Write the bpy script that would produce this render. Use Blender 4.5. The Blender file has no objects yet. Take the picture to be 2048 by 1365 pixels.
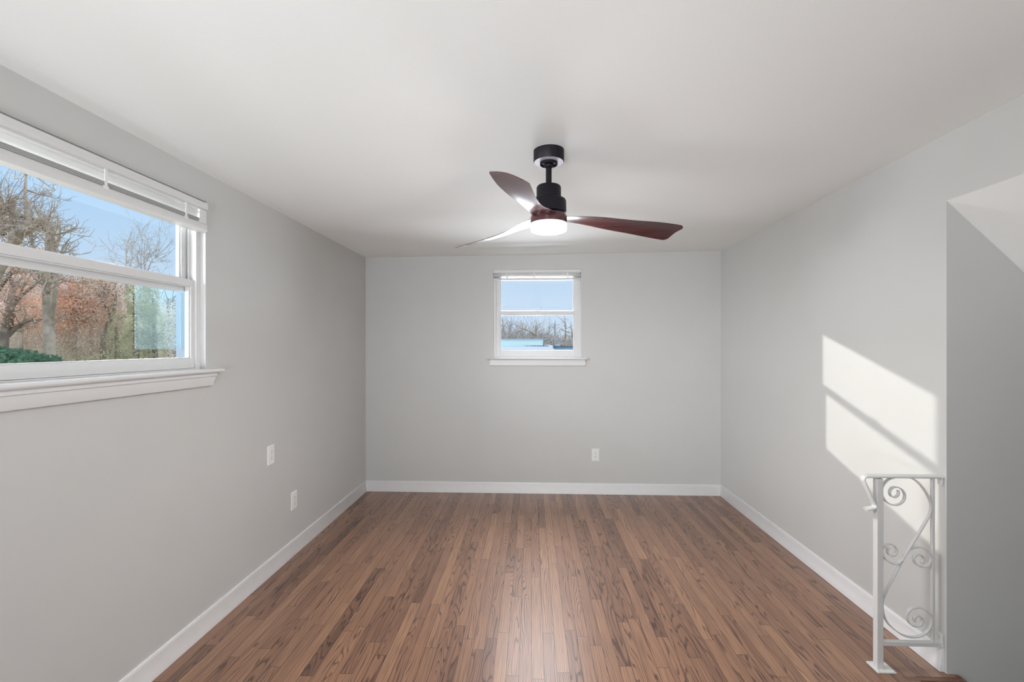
import bpy, bmesh, math, random
from mathutils import Vector, Matrix
import numpy as np

S = bpy.context.scene
COL = S.collection
R = math.radians

# ------------------------------------------------------------------ camera
EYE = Vector((0.0, 0.0, 1.47))
YAW = math.atan(39 / 940.0)
cam = bpy.data.cameras.new('camera')
cam.sensor_width = 36.0
cam.lens = 940 / 2048 * 36.0
cam.shift_x = 0.0
cam.shift_y = 9.0 / 2048
cam.clip_start = 0.02
cam.clip_end = 500
co = bpy.data.objects.new('camera', cam)
COL.objects.link(co)
co.location = EYE
co.rotation_euler = (R(90), 0, YAW)
S.camera = co

# ------------------------------------------------------------------ colour management
S.view_settings.view_transform = 'Standard'
S.view_settings.look = 'None'
S.view_settings.gamma = 1.0
S.view_settings.use_curve_mapping = False
S.view_settings.exposure = 0.0
S.cycles.use_denoising = True
S.cycles.max_bounces = 12
S.cycles.diffuse_bounces = 6
S.cycles.transparent_max_bounces = 16
S.cycles.sample_clamp_indirect = 6.0

# ------------------------------------------------------------------ sky
W = bpy.data.worlds.new('sky')
S.world = W
W.use_nodes = True
nt = W.node_tree
nt.nodes.clear()
tc = nt.nodes.new('ShaderNodeTexCoord')
sx = nt.nodes.new('ShaderNodeSeparateXYZ')
rp = nt.nodes.new('ShaderNodeValToRGB')
bg = nt.nodes.new('ShaderNodeBackground')
ow = nt.nodes.new('ShaderNodeOutputWorld')
nt.links.new(tc.outputs['Generated'], sx.inputs[0])
nt.links.new(sx.outputs['Z'], rp.inputs[0])
nt.links.new(rp.outputs[0], bg.inputs[0])
nt.links.new(bg.outputs[0], ow.inputs[0])
els = rp.color_ramp.elements
els[0].position = 0.0
els[0].color = (0.64, 0.78, 0.93, 1)
els[1].position = 1.0
els[1].color = (1.9, 2.15, 2.4, 1)
for p, c in ((0.12, (0.56, 0.73, 0.92, 1)), (0.30, (0.37, 0.63, 0.92, 1)), (0.52, (1.3, 1.6, 2.0, 1))):
    e = els.new(p)
    e.color = c
bg.inputs[1].default_value = 1.0

# ------------------------------------------------------------------ sun: low, from the front left, in through the back window
sd = Vector((1.44, -1.69, -0.605)).normalized()
sl = bpy.data.lights.new('sun', 'SUN')
sl.energy = 2.7
sl.angle = R(0.55)
sl.color = (1.0, 0.97, 0.91)
so = bpy.data.objects.new('sun', sl)
COL.objects.link(so)
so.rotation_euler = sd.to_track_quat('-Z', 'Y').to_euler()


def area_lamp(name, loc, aim, sx_, sy_, watts, color=(1, 1, 1)):
    l = bpy.data.lights.new(name, 'AREA')
    l.shape = 'RECTANGLE'
    l.size, l.size_y = sx_, sy_
    l.energy = watts
    l.color = color
    o = bpy.data.objects.new(name, l)
    COL.objects.link(o)
    o.location = loc
    o.rotation_euler = (Vector(aim) - Vector(loc)).to_track_quat('-Z', 'Y').to_euler()
    return o


# added fill lamps behind the camera, shining up at the ceiling
area_lamp('rear_fill_up', (-0.5, -1.5, 0.8), (-0.35, -0.7, 2.4), 0.6, 0.6, 64, (0.97, 0.99, 1.03))
spot = area_lamp('rear_fill_forward', (-1.05, -1.3, 1.0), (-0.2, 3.0, 2.37), 0.7, 0.5, 9, (0.95, 0.99, 1.05))
spot.data.spread = R(70)
# added fill lamps outside the two windows, standing in for bright sky and roofs
area_lamp('left_sky_fill', (-3.3, 0.4, 2.1), (1.8, 3.2, 1.2), 1.6, 1.4, 255, (0.96, 0.985, 1.02))
area_lamp('back_roof_fill', (0.05, 8.9, 0.72), (0.05, 3.4, 2.0), 8.0, 1.0, 900, (0.94, 0.985, 1.05))
area_lamp('back_sky_fill', (0.05, 5.75, 2.95), (0.05, 3.2, 0.2), 1.6, 0.9, 120, (0.96, 0.985, 1.03))

# ------------------------------------------------------------------ room dimensions (metres)
XL, XR, YB, YN = -1.675, 1.855, 4.685, -2.4
YC = 2.181            # outer corner of the right wall, where the stairwell begins
ZH = 2.118            # head of the stairwell opening
YS = 1.10             # near side of the stairwell
GZ = -3.2             # ground outside


# ------------------------------------------------------------------ materials
def new_mat(name):
    m = bpy.data.materials.new(name)
    m.use_nodes = True
    n = m.node_tree
    b = n.nodes['Principled BSDF']
    return m, n, b


def mat(name, col, rough=0.5, metal=0.0, noise=0.0, scale=40.0, bump=0.0, spec=0.5, coat=0.0):
    m, n, b = new_mat(name)
    b.inputs['Base Color'].default_value = (*col, 1)
    b.inputs['Roughness'].default_value = rough
    b.inputs['Metallic'].default_value = metal
    b.inputs['Specular IOR Level'].default_value = spec
    b.inputs['Coat Weight'].default_value = coat
    if noise or bump:
        t = n.nodes.new('ShaderNodeTexCoord')
        x = n.nodes.new('ShaderNodeTexNoise')
        x.inputs['Scale'].default_value = scale
        x.inputs['Detail'].default_value = 4
        n.links.new(t.outputs['Object'], x.inputs['Vector'])
        if noise:
            r = n.nodes.new('ShaderNodeValToRGB')
            r.color_ramp.elements[0].position = 0.3
            r.color_ramp.elements[1].position = 0.7
            r.color_ramp.elements[0].color = (*[c * (1 - noise) for c in col], 1)
            r.color_ramp.elements[1].color = (*[min(1, c * (1 + noise)) for c in col], 1)
            n.links.new(x.outputs[0], r.inputs[0])
            n.links.new(r.outputs[0], b.inputs['Base Color'])
        if bump:
            u = n.nodes.new('ShaderNodeBump')
            u.inputs['Strength'].default_value = bump
            u.inputs['Distance'].default_value = 0.002
            n.links.new(x.outputs[0], u.inputs['Height'])
            n.links.new(u.outputs[0], b.inputs['Normal'])
    return m


def glow(name, col, strength):
    m, n, b = new_mat(name)
    b.inputs['Base Color'].default_value = (0.9, 0.9, 0.9, 1)
    b.inputs['Emission Color'].default_value = (*col, 1)
    b.inputs['Emission Strength'].default_value = strength
    return m


def glass(name, tint=(1, 1, 1), gloss=0.06, haze=None):
    m = bpy.data.materials.new(name)
    m.use_nodes = True
    n = m.node_tree
    n.nodes.clear()
    o = n.nodes.new('ShaderNodeOutputMaterial')
    t = n.nodes.new('ShaderNodeBsdfTransparent')
    t.inputs[0].default_value = (*tint, 1)
    g = n.nodes.new('ShaderNodeBsdfGlossy')
    g.inputs['Roughness'].default_value = 0.02
    lw = n.nodes.new('ShaderNodeLayerWeight')
    lw.inputs[0].default_value = 0.5
    pw = n.nodes.new('ShaderNodeMath')
    pw.operation = 'POWER'
    pw.inputs[1].default_value = 5.0
    f = n.nodes.new('ShaderNodeMath')
    f.operation = 'MULTIPLY_ADD'
    f.inputs[1].default_value = 0.15
    f.inputs[2].default_value = 0.012
    n.links.new(lw.outputs['Facing'], pw.inputs[0])
    n.links.new(pw.outputs[0], f.inputs[0])
    x = n.nodes.new('ShaderNodeMixShader')
    n.links.new(f.outputs[0], x.inputs[0])
    n.links.new(t.outputs[0], x.inputs[1])
    n.links.new(g.outputs[0], x.inputs[2])
    last = x
    if haze:
        d = n.nodes.new('ShaderNodeBsdfTranslucent')
        d.inputs[0].default_value = (*haze[0], 1)
        y = n.nodes.new('ShaderNodeMixShader')
        y.inputs[0].default_value = haze[1]
        n.links.new(x.outputs[0], y.inputs[1])
        n.links.new(d.outputs[0], y.inputs[2])
        last = y
    n.links.new(last.outputs[0], o.inputs[0])
    return m


def leaf_mat(name, col, noise, scale):
    m, n, b = new_mat(name)
    t = n.nodes.new('ShaderNodeTexCoord')
    x = n.nodes.new('ShaderNodeTexNoise')
    x.inputs['Scale'].default_value = scale
    x.inputs['Detail'].default_value = 4
    r = n.nodes.new('ShaderNodeValToRGB')
    r.color_ramp.elements[0].position = 0.3
    r.color_ramp.elements[1].position = 0.7
    r.color_ramp.elements[0].color = (*[c * (1 - noise) for c in col], 1)
    r.color_ramp.elements[1].color = (*[min(1, c * (1 + noise)) for c in col], 1)
    d = n.nodes.new('ShaderNodeBsdfDiffuse')
    tr = n.nodes.new('ShaderNodeBsdfTranslucent')
    mx = n.nodes.new('ShaderNodeMixShader')
    mx.inputs[0].default_value = 0.45
    n.links.new(t.outputs['Object'], x.inputs['Vector'])
    n.links.new(x.outputs[0], r.inputs[0])
    n.links.new(r.outputs[0], d.inputs[0])
    n.links.new(r.outputs[0], tr.inputs[0])
    n.links.new(d.outputs[0], mx.inputs[1])
    n.links.new(tr.outputs[0], mx.inputs[2])
    n.links.new(mx.outputs[0], n.nodes['Material Output'].inputs[0])
    n.nodes.remove(b)
    return m


def oak_floor(name):
    """strip oak, boards run along Y, 57 mm wide, random lengths and stains"""
    m, n, b = new_mat(name)
    N, Lk = n.nodes.new, n.links.new

    def math_(op, a, c=None, d=None):
        q = N('ShaderNodeMath')
        q.operation = op
        for i, v in enumerate((a, c, d)):
            if v is None:
                continue
            if isinstance(v, (int, float)):
                q.inputs[i].default_value = v
            else:
                Lk(v, q.inputs[i])
        return q.outputs[0]

    t = N('ShaderNodeTexCoord')
    s = N('ShaderNodeSeparateXYZ')
    Lk(t.outputs['Object'], s.inputs[0])
    X, Y = s.outputs['X'], s.outputs['Y']
    wdt = 0.0572
    xb = math_('DIVIDE', X, wdt)
    bi = math_('FLOOR', xb)
    fx = math_('FRACT', xb)
    w1 = N('ShaderNodeTexWhiteNoise')
    w1.noise_dimensions = '1D'
    Lk(bi, w1.inputs['W'])
    ln = math_('MULTIPLY_ADD', w1.outputs['Value'], 0.5, 0.62)
    off = math_('MULTIPLY', w1.outputs['Value'], 37.3)
    yb = math_('ADD', math_('DIVIDE', Y, ln), off)
    yi = math_('FLOOR', yb)
    fy = math_('FRACT', yb)
    cid = N('ShaderNodeCombineXYZ')
    Lk(bi, cid.inputs[0])
    Lk(yi, cid.inputs[1])
    w2 = N('ShaderNodeTexWhiteNoise')
    w2.noise_dimensions = '3D'
    Lk(cid.outputs[0], w2.inputs['Vector'])
    rnd = w2.outputs['Value']
    sc = N('ShaderNodeSeparateColor')
    Lk(w2.outputs['Color'], sc.inputs[0])
    # board-local grain coordinates
    lx = math_('ADD', X, math_('MULTIPLY', rnd, 31.0))
    lz = math_('MULTIPLY', sc.outputs[1], 53.0)

    def vec(a, c, d):
        q = N('ShaderNodeCombineXYZ')
        for i, v in enumerate((a, c, d)):
            Lk(v, q.inputs[i]) if not isinstance(v, (int, float)) else setattr(q.inputs[i], 'default_value', v)
        return q.outputs[0]

    # cathedral figure: contour lines of a low noise stretched along the board
    n1 = N('ShaderNodeTexNoise')
    n1.inputs['Scale'].default_value = 1.0
    n1.inputs['Detail'].default_value = 1.5
    n1.inputs['Roughness'].default_value = 0.4
    Lk(vec(math_('MULTIPLY', lx, 15.0), math_('MULTIPLY', Y, 1.25), lz), n1.inputs['Vector'])
    freq = math_('MULTIPLY_ADD', sc.outputs[2], 9.0, 11.0)
    straight = math_('MULTIPLY', math_('GREATER_THAN', w2.outputs['Value'], 0.42), math_('MULTIPLY_ADD', sc.outputs[0], 90.0, 70.0))
    band = math_('FRACT', math_('ADD', math_('MULTIPLY', n1.outputs[0], freq), math_('MULTIPLY', X, straight)))
    # sharp late-wood line on one side of every ring
    ring = N('ShaderNodeMapRange')
    ring.interpolation_type = 'SMOOTHSTEP'
    Lk(band, ring.inputs[0])
    ring.inputs[1].default_value = 0.64
    ring.inputs[2].default_value = 0.90
    # fine pores
    n2 = N('ShaderNodeTexNoise')
    n2.inputs['Scale'].default_value = 1.0
    n2.inputs['Detail'].default_value = 3.0
    Lk(vec(math_('MULTIPLY', lx, 300.0), math_('MULTIPLY', Y, 5.0), lz), n2.inputs['Vector'])
    pore = N('ShaderNodeMapRange')
    Lk(n2.outputs[0], pore.inputs[0])
    pore.inputs[1].default_value = 0.42
    pore.inputs[2].default_value = 0.72
    # blotchy stain
    n3 = N('ShaderNodeTexNoise')
    n3.inputs['Scale'].default_value = 1.0
    n3.inputs['Detail'].default_value = 2.0
    Lk(vec(math_('MULTIPLY', lx, 9.0), math_('MULTIPLY', Y, 2.2), lz), n3.inputs['Vector'])
    base = N('ShaderNodeValToRGB')
    Lk(math_('MULTIPLY_ADD', rnd, 0.72, math_('MULTIPLY', n3.outputs[0], 0.40)), base.inputs[0])
    ee = base.color_ramp.elements
    ee[0].position = 0.06
    ee[0].color = (0.100, 0.052, 0.032, 1)
    ee[1].position = 0.97
    ee[1].color = (0.400, 0.222, 0.130, 1)
    for p, c in ((0.24, (0.225, 0.112, 0.068, 1)), (0.50, (0.290, 0.150, 0.091, 1)), (0.76, (0.340, 0.180, 0.108, 1))):
        e = ee.new(p)
        e.color = c
    dark = N('ShaderNodeMix')
    dark.data_type = 'RGBA'
    dark.blend_type = 'MULTIPLY'
    amt = math_('MULTIPLY', ring.outputs[0], math_('MULTIPLY_ADD', pore.outputs[0], 0.35, 0.60))
    Lk(amt, dark.inputs[0])
    Lk(base.outputs[0], dark.inputs[6])
    dark.inputs[7].default_value = (0.17, 0.13, 0.12, 1)
    d2 = N('ShaderNodeMix')
    d2.data_type = 'RGBA'
    d2.blend_type = 'MULTIPLY'
    Lk(math_('MULTIPLY', pore.outputs[0], 0.55), d2.inputs[0])
    Lk(dark.outputs[2], d2.inputs[6])
    d2.inputs[7].default_value = (0.25, 0.2, 0.19, 1)
    # joints
    ex = math_('MINIMUM', fx, math_('SUBTRACT', 1.0, fx))
    ey = math_('MULTIPLY', math_('MINIMUM', fy, math_('SUBTRACT', 1.0, fy)), ln)
    exm = math_('MULTIPLY', ex, wdt)
    gap = math_('MINIMUM', exm, ey)
    gm = N('ShaderNodeMapRange')
    Lk(gap, gm.inputs[0])
    gm.inputs[1].default_value = 0.0005
    gm.inputs[2].default_value = 0.0019
    gm.inputs[3].default_value = 0.88
    gm.inputs[4].default_value = 0.0
    d3 = N('ShaderNodeMix')
    d3.data_type = 'RGBA'
    Lk(gm.outputs[0], d3.inputs[0])
    Lk(d2.outputs[2], d3.inputs[6])
    d3.inputs[7].default_value = (0.02, 0.012, 0.009, 1)
    Lk(d3.outputs[2], b.inputs['Base Color'])
    b.inputs['Roughness'].default_value = 0.30
    b.inputs['Specular IOR Level'].default_value = 0.4
    b.inputs['Coat Weight'].default_value = 0.45
    b.inputs['Coat Roughness'].default_value = 0.27
    rr = math_('MULTIPLY_ADD', n3.outputs[0], 0.10, 0.32)
    Lk(rr, b.inputs['Roughness'])
    bu = N('ShaderNodeBump')
    bu.inputs['Strength'].default_value = 0.25
    bu.inputs['Distance'].default_value = 0.0006
    hh = math_('SUBTRACT', math_('MULTIPLY', amt, -0.4), math_('MULTIPLY', gm.outputs[0], 1.2))
    Lk(hh, bu.inputs['Height'])
    Lk(bu.outputs[0], b.inputs['Normal'])
    return m


def stained_wood(name, dark, light, rough, axis=0):
    m, n, b = new_mat(name)
    t = n.nodes.new('ShaderNodeTexCoord')
    mp = n.nodes.new('ShaderNodeMapping')
    sc = [60.0, 60.0, 60.0]
    sc[axis] = 4.0
    mp.inputs['Scale'].default_value = sc
    x = n.nodes.new('ShaderNodeTexNoise')
    x.inputs['Scale'].default_value = 1.0
    x.inputs['Detail'].default_value = 5
    r = n.nodes.new('ShaderNodeValToRGB')
    r.color_ramp.elements[0].position = 0.3
    r.color_ramp.elements[1].position = 0.75
    r.color_ramp.elements[0].color = (*dark, 1)
    r.color_ramp.elements[1].color = (*light, 1)
    n.links.new(t.outputs['Object'], mp.inputs[0])
    n.links.new(mp.outputs[0], x.inputs['Vector'])
    n.links.new(x.outputs[0], r.inputs[0])
    n.links.new(r.outputs[0], b.inputs['Base Color'])
    b.inputs['Roughness'].default_value = rough
    return m


M = dict(
    wall=mat('grey_wall_paint', (0.575, 0.575, 0.560), 0.42, noise=0.012, scale=3.0, bump=0.05, spec=0.4),
    ceil=mat('white_ceiling_paint', (0.845, 0.86, 0.845), 0.8, bump=0.04, scale=120, noise=0.008),
    trim=mat('white_trim_paint', (0.85, 0.85, 0.855), 0.35, noise=0.015, scale=14),
    vinyl=mat('white_vinyl', (0.70, 0.70, 0.70), 0.35, noise=0.01, scale=30),
    sill=mat('white_sill_paint', (0.70, 0.70, 0.695), 0.35, noise=0.015, scale=14),
    reveal=mat('white_reveal_paint', (0.66, 0.655, 0.645), 0.5, noise=0.03, scale=30, bump=0.1),
    iron=mat('white_iron_paint', (0.70, 0.70, 0.685), 0.38, noise=0.02, scale=60, bump=0.08),
    slat=mat('white_slat', (0.70, 0.70, 0.69), 0.4, noise=0.01, scale=30),
    slatthin=leaf_mat('thin_white_slat', (0.90, 0.90, 0.89), 0.01, 30),
    cord=mat('white_cord', (0.78, 0.78, 0.77), 0.8, noise=0.04, scale=200),
    plate=mat('white_plastic', (0.80, 0.80, 0.78), 0.3, noise=0.01, scale=50),
    slot=mat('dark_slot', (0.10, 0.10, 0.10), 0.7, noise=0.05, scale=50),
    screw=mat('painted_screw', (0.66, 0.66, 0.64), 0.4, 0.3, noise=0.02, scale=90),
    glass=glass('clear_glass'),
    reflection=glass('pale_blue_reflection_glass', (0.86, 0.95, 0.98), haze=((0.80, 0.95, 1.0), 0.03)),  # pale blue glass reflection put into tint and haze
    black=mat('matt_black_metal', (0.011, 0.009, 0.014), 0.5, 0.0, noise=0.05, scale=80, spec=0.25),
    silver=mat('pale_silver_plate', (0.52, 0.50, 0.58), 0.5, 0.0, noise=0.02, scale=60),
    blade=stained_wood('dark_red_brown_wood', (0.062, 0.022, 0.025), (0.110, 0.042, 0.044), 0.24, 0),
    led=glow('led_diffuser', (1.0, 0.985, 0.97), 5.0),
    ledside=glow('frosted_diffuser_side', (1.0, 0.97, 0.95), 0.75),
    floor=oak_floor('stained_oak_strip'),
    nosing=stained_wood('stained_oak_nosing', (0.10, 0.045, 0.028), (0.22, 0.11, 0.066), 0.3, 0),
    bark=mat('grey_brown_bark', (0.44, 0.35, 0.27), 0.9, noise=0.3, scale=6, bump=0.5),
    barkdark=mat('dark_bark', (0.27, 0.21, 0.165), 0.9, noise=0.3, scale=6, bump=0.5),
    barkpale=mat('pale_grey_bark', (0.56, 0.51, 0.46), 0.9, noise=0.25, scale=6, bump=0.5),
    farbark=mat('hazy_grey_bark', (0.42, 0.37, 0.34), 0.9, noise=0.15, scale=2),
    rust=leaf_mat('rust_leaves', (0.74, 0.47, 0.34), 0.3, 2.2),
    tan=leaf_mat('dry_tan_leaves', (0.70, 0.59, 0.48), 0.25, 2.0),
    ivy=leaf_mat('olive_ivy_leaves', (0.56, 0.54, 0.36), 0.35, 3.0),
    green=leaf_mat('dark_evergreen_leaves', (0.13, 0.22, 0.14), 0.5, 3.0),
    grass=mat('winter_grass', (0.22, 0.20, 0.11), 0.95, noise=0.3, scale=0.4),
    bluewall=mat('sky_tinted_wall', (0.60, 0.76, 0.73), 0.7, noise=0.06, scale=1.2),  # blue sky light on shaded white walls, put into the colour
    bluetrim=mat('dark_blue_trim', (0.070, 0.100, 0.132), 0.6, noise=0.05, scale=5.0),  # kept dark so the added fill lamp outside doesn't bleach it
    bluepale=mat('sky_tinted_pale_roof', (0.34, 0.38, 0.42), 0.7, noise=0.05, scale=1.0),
    bluedeep=mat('sky_tinted_mid_roof', (0.36, 0.62, 0.82), 0.7, noise=0.08, scale=2.0),
    roofdark=mat('slate_grey_roof', (0.10, 0.13, 0.16), 0.8, noise=0.2, scale=4.0),
    whitehouse=mat('white_siding', (0.46, 0.46, 0.46), 0.7, noise=0.03, scale=2.0),
)


# ------------------------------------------------------------------ mesh builder
class MB:
    def __init__(self):
        self.v, self.f, self.mi = [], [], []

    def face(self, idx, mi=0):
        self.f.append(tuple(idx))
        self.mi.append(mi)

    def box(self, x0, x1, y0, y1, z0, z1, mi=0):
        b = len(self.v)
        self.v += [(x0, y0, z0), (x1, y0, z0), (x1, y1, z0), (x0, y1, z0),
                   (x0, y0, z1), (x1, y0, z1), (x1, y1, z1), (x0, y1, z1)]
        for q in ((3, 2, 1, 0), (4, 5, 6, 7), (0, 1, 5, 4), (1, 2, 6, 5), (2, 3, 7, 6), (3, 0, 4, 7)):
            self.face([b + i for i in q], mi)
        return self

    def loft(self, rings, closed=True, caps=True, mi=0):
        b = len(self.v)
        k = len(rings[0])
        for r in rings:
            self.v += [tuple(p) for p in r]
        for i in range(len(rings) - 1):
            for j in range(k if closed else k - 1):
                j2 = (j + 1) % k
                self.face((b + i * k + j, b + i * k + j2, b + (i + 1) * k + j2, b + (i + 1) * k + j), mi)
        if caps:
            self.face([b + j for j in range(k)][::-1], mi)
            self.face([b + (len(rings) - 1) * k + j for j in range(k)], mi)
        return self

    def sweep(self, prof, path, side, caps=True, mi=0):
        """prof: (a, b) pairs; a runs along `side`, b along the in-plane normal of the path"""
        side = Vector(side).normalized()
        pts = [Vector(p) for p in path]
        rings = []
        for i, p in enumerate(pts):
            t0 = (pts[i] - pts[i - 1]).normalized() if i > 0 else None
            t1 = (pts[i + 1] - pts[i]).normalized() if i < len(pts) - 1 else None
            t = (t0 or t1) if (t0 is None or t1 is None) else (t0 + t1).normalized()
            nrm = side.cross(t).normalized()
            k = 1.0
            if t0 is not None and t1 is not None:
                k = 1.0 / max(0.35, math.sqrt(max(0.0, (1 + t0.dot(t1)) / 2)))
            rings.append([p + side * a + nrm * (c * k) for a, c in prof])
        return self.loft(rings, True, caps, mi)

    def tube(self, path, rad, seg=6, caps=False, mi=0):
        pts = [Vector(p) for p in path]
        n = len(pts)
        rs = [rad] * n if isinstance(rad, (int, float)) else list(rad)
        t = (pts[1] - pts[0]).normalized()
        u = t.orthogonal().normalized()
        rings = []
        for i in range(n):
            a = pts[min(i + 1, n - 1)] - pts[max(i - 1, 0)]
            t = a.normalized() if a.length > 1e-9 else t
            u = (u - t * u.dot(t)).normalized()
            w = t.cross(u)
            rings.append([pts[i] + (u * math.cos(2 * math.pi * j / seg) + w * math.sin(2 * math.pi * j / seg)) * rs[i]
                          for j in range(seg)])
        return self.loft(rings, True, caps, mi)

    def lathe(self, prof, c, seg=48, mi=0):
        """prof: list of (r, z); closes on the axis where r == 0"""
        b = len(self.v)
        rows = []
        for r, z in prof:
            if r < 1e-7:
                rows.append([len(self.v)])
                self.v.append((c[0], c[1], z))
            else:
                rows.append(list(range(len(self.v), len(self.v) + seg)))
                for j in range(seg):
                    a = 2 * math.pi * j / seg
                    self.v.append((c[0] + r * math.cos(a), c[1] + r * math.sin(a), z))
        for A, B in zip(rows, rows[1:]):
            for j in range(seg):
                j2 = (j + 1) % seg
                if len(A) == 1 and len(B) == 1:
                    continue
                if len(A) == 1:
                    self.face((A[0], B[j2], B[j]), mi)
                elif len(B) == 1:
                    self.face((A[j], A[j2], B[0]), mi)
                else:
                    self.face((A[j], A[j2], B[j2], B[j]), mi)
        return self

    def build(self, name, mats, parent=None, smooth=False, bevel=0.0, segs=2, auto=None, recalc=True):
        me = bpy.data.meshes.new(name)
        me.from_pydata([tuple(p) for p in self.v], [], self.f)
        if not isinstance(mats, (list, tuple)):
            mats = [mats]
        for q in mats:
            me.materials.append(q)
        if len(mats) > 1:
            me.polygons.foreach_set('material_index', self.mi)
        if recalc:
            bm = bmesh.new()
            bm.from_mesh(me)
            bmesh.ops.recalc_face_normals(bm, faces=bm.faces)
            bm.to_mesh(me)
            bm.free()
        if smooth or auto:
            me.polygons.foreach_set('use_smooth', [True] * len(me.polygons))
        if auto:
            me.set_sharp_from_angle(angle=R(auto))
        me.update()
        o = bpy.data.objects.new(name, me)
        COL.objects.link(o)
        if parent is not None:
            o.parent = parent
            o.matrix_parent_inverse = parent_inv(parent)
        if bevel:
            md = o.modifiers.new('bevel', 'BEVEL')
            md.width = bevel
            md.segments = segs
            md.limit_method = 'ANGLE'
            md.angle_limit = R(40)
        return o


def parent_inv(p):
    return Matrix.LocRotScale(p.location, p.rotation_euler, p.scale).inverted()


def tag(o, label=None, cat=None, group=None, kind=None):
    if label:
        o['label'] = label
    if cat:
        o['category'] = cat
    if group:
        o['group'] = group
    if kind:
        o['kind'] = kind
    return o


def empty(name, loc, label, cat, group=None):
    o = bpy.data.objects.new(name, None)
    o.empty_display_size = 0.05
    COL.objects.link(o)
    o.location = loc
    return tag(o, label, cat, group)


def struct(o, label=None, cat=None):
    return tag(o, label, cat, None, 'structure')


def copy_tree(o, delta):
    """a thing with its parts and sub-parts, moved by delta"""
    c = o.copy()
    COL.objects.link(c)
    c.location = o.location + Vector(delta)
    for ch in [k for k in bpy.data.objects if k.parent == o]:
        d = ch.copy()
        COL.objects.link(d)
        d.parent = c
        for g in [k for k in bpy.data.objects if k.parent == ch]:
            e = g.copy()
            COL.objects.link(e)
            e.parent = d
    return c


# ================================================================== ROOM SHELL
T = 0.14


def ceil_z(x, y):
    a = (x - XL) / (XR - XL)
    return 2.358 * (1 - a) + (2.396 + (YB - y) * 0.0080) * a


# floor: two rectangles around the stair opening
VX = 1.70
b = MB()
b.box(XL - 0.1, VX, YN, YB + 0.1, -0.05, 0.0)
b.box(VX, XR + 0.03, 2.159, YB + 0.1, -0.05, 0.0)
b.box(VX, XR + 0.03, YN, YS, -0.05, 0.0)
struct(b.build('floor', M['floor']))

# ceiling
b = MB()
ys = [YN - 0.1, 0.0, 2.0, YB + 0.05]
rings = []
for y in ys:
    x0, x1 = XL - 0.05, XR + 0.05
    rings.append([(x0, y, ceil_z(x0, y)), (x1, y, ceil_z(x1, y)), (x1, y, 2.6), (x0, y, 2.6)])
b.loft(rings)
struct(b.build('ceiling', M['ceil']))

# left wall with the wide window's hole
LY0, LY1, LZ0, LZ1 = 0.93, 2.354, 1.335, 2.215
b = MB()
b.box(XL - T, XL, YN - T, LY0, -0.3, 2.55)
b.box(XL - T, XL, LY1, YB + T, -0.3, 2.55)
b.box(XL - T, XL, LY0, LY1, -0.3, LZ0)
b.box(XL - T, XL, LY0, LY1, LZ1, 2.55)
struct(b.build('wall_left', M['wall']))

# back wall with the small window's hole
BX0, BX1, BZ0, BZ1 = -0.386, 0.496, 1.335, 2.235
b = MB()
b.box(XL, BX0, YB, YB + T, -0.3, 2.55)
b.box(BX1, XR, YB, YB + T, -0.3, 2.55)
b.box(BX0, BX1, YB, YB + T, -0.3, BZ0)
b.box(BX0, BX1, YB, YB + T, BZ1, 2.55)
struct(b.build('wall_back', M['wall']))

# right wall: full height beyond the outer corner, header over the stairwell, then again full height
b = MB()
b.box(XR, XR + T, YC + 0.02, YB + T, -3.0, 2.55)
b.box(XR, XR + T, YS, YC, ZH, 2.55)
b.box(XR, XR + T, YN - T, YS, -3.0, 2.55)
struct(b.build('wall_right', M['wall']))

# stairwell: far return wall (facing the camera), near wall, end wall
b = MB()
b.box(XR, 4.6, YC, YC + 0.02, -3.0, 2.12)
b.box(XR, XR + T, YC, YC + 0.02, 2.12, 2.55)
b.box(XR + T, 4.6, YC + 0.02, YC + T, -3.0, 2.3)
struct(b.build('wall_stair_far', M['wall']))
b = MB()
b.box(XR + T, 4.6, YS - T, YS, -3.0, 2.3)
struct(b.build('wall_stair_near', M['wall']))
b = MB()
b.box(4.6, 4.7, YS - T, YC + T, -3.0, 2.3)
struct(b.build('wall_stair_end', M['wall']))

# sloped soffit over the stairs, with a soft fold running out of the corner
c0 = Vector((XR, YC, ZH))
far1 = Vector((XR + 2.0, YC, ZH - 2.0 * 0.97))
fold = Vector((XR + 0.70, YS, ZH - 0.70 * 0.97 + 0.050))
low = Vector((XR + 2.0, YS, ZH - 2.0 * 0.97))
near = Vector((XR, YS, ZH))
b = MB()
pts = [c0, far1, low, fold, near]
b.v = [tuple(p) for p in pts] + [tuple(p + Vector((0.03, 0, 0.25))) for p in pts]
b.f = [(0, 3, 4), (0, 1, 2, 3), (5, 9, 8), (5, 8, 7, 6), (0, 4, 9, 5), (4, 3, 8, 9), (3, 2, 7, 8), (2, 1, 6, 7), (1, 0, 5, 6)]
b.mi = [0] * len(b.f)
struct(b.build('ceiling_stair', M['ceil']))

# wall behind the camera with a wide opening added to let in fill light
b = MB()
b.box(XL, -1.25, YN - T, YN, -0.3, 2.6)
b.box(1.45, XR, YN - T, YN, -0.3, 2.6)
b.box(-1.25, 1.45, YN - T, YN, -0.3, 0.68)
b.box(-1.25, 1.45, YN - T, YN, 2.22, 2.6)
struct(b.build('wall_rear', M['wall']))

# baseboards
prof = [(0.0, 0.0), (0.0, 0.104), (0.006, 0.104), (0.0085, 0.098), (0.0085, 0.088), (0.0095, 0.060),
        (0.0125, 0.034), (0.0165, 0.018), (0.0175, 0.0)]


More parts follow.
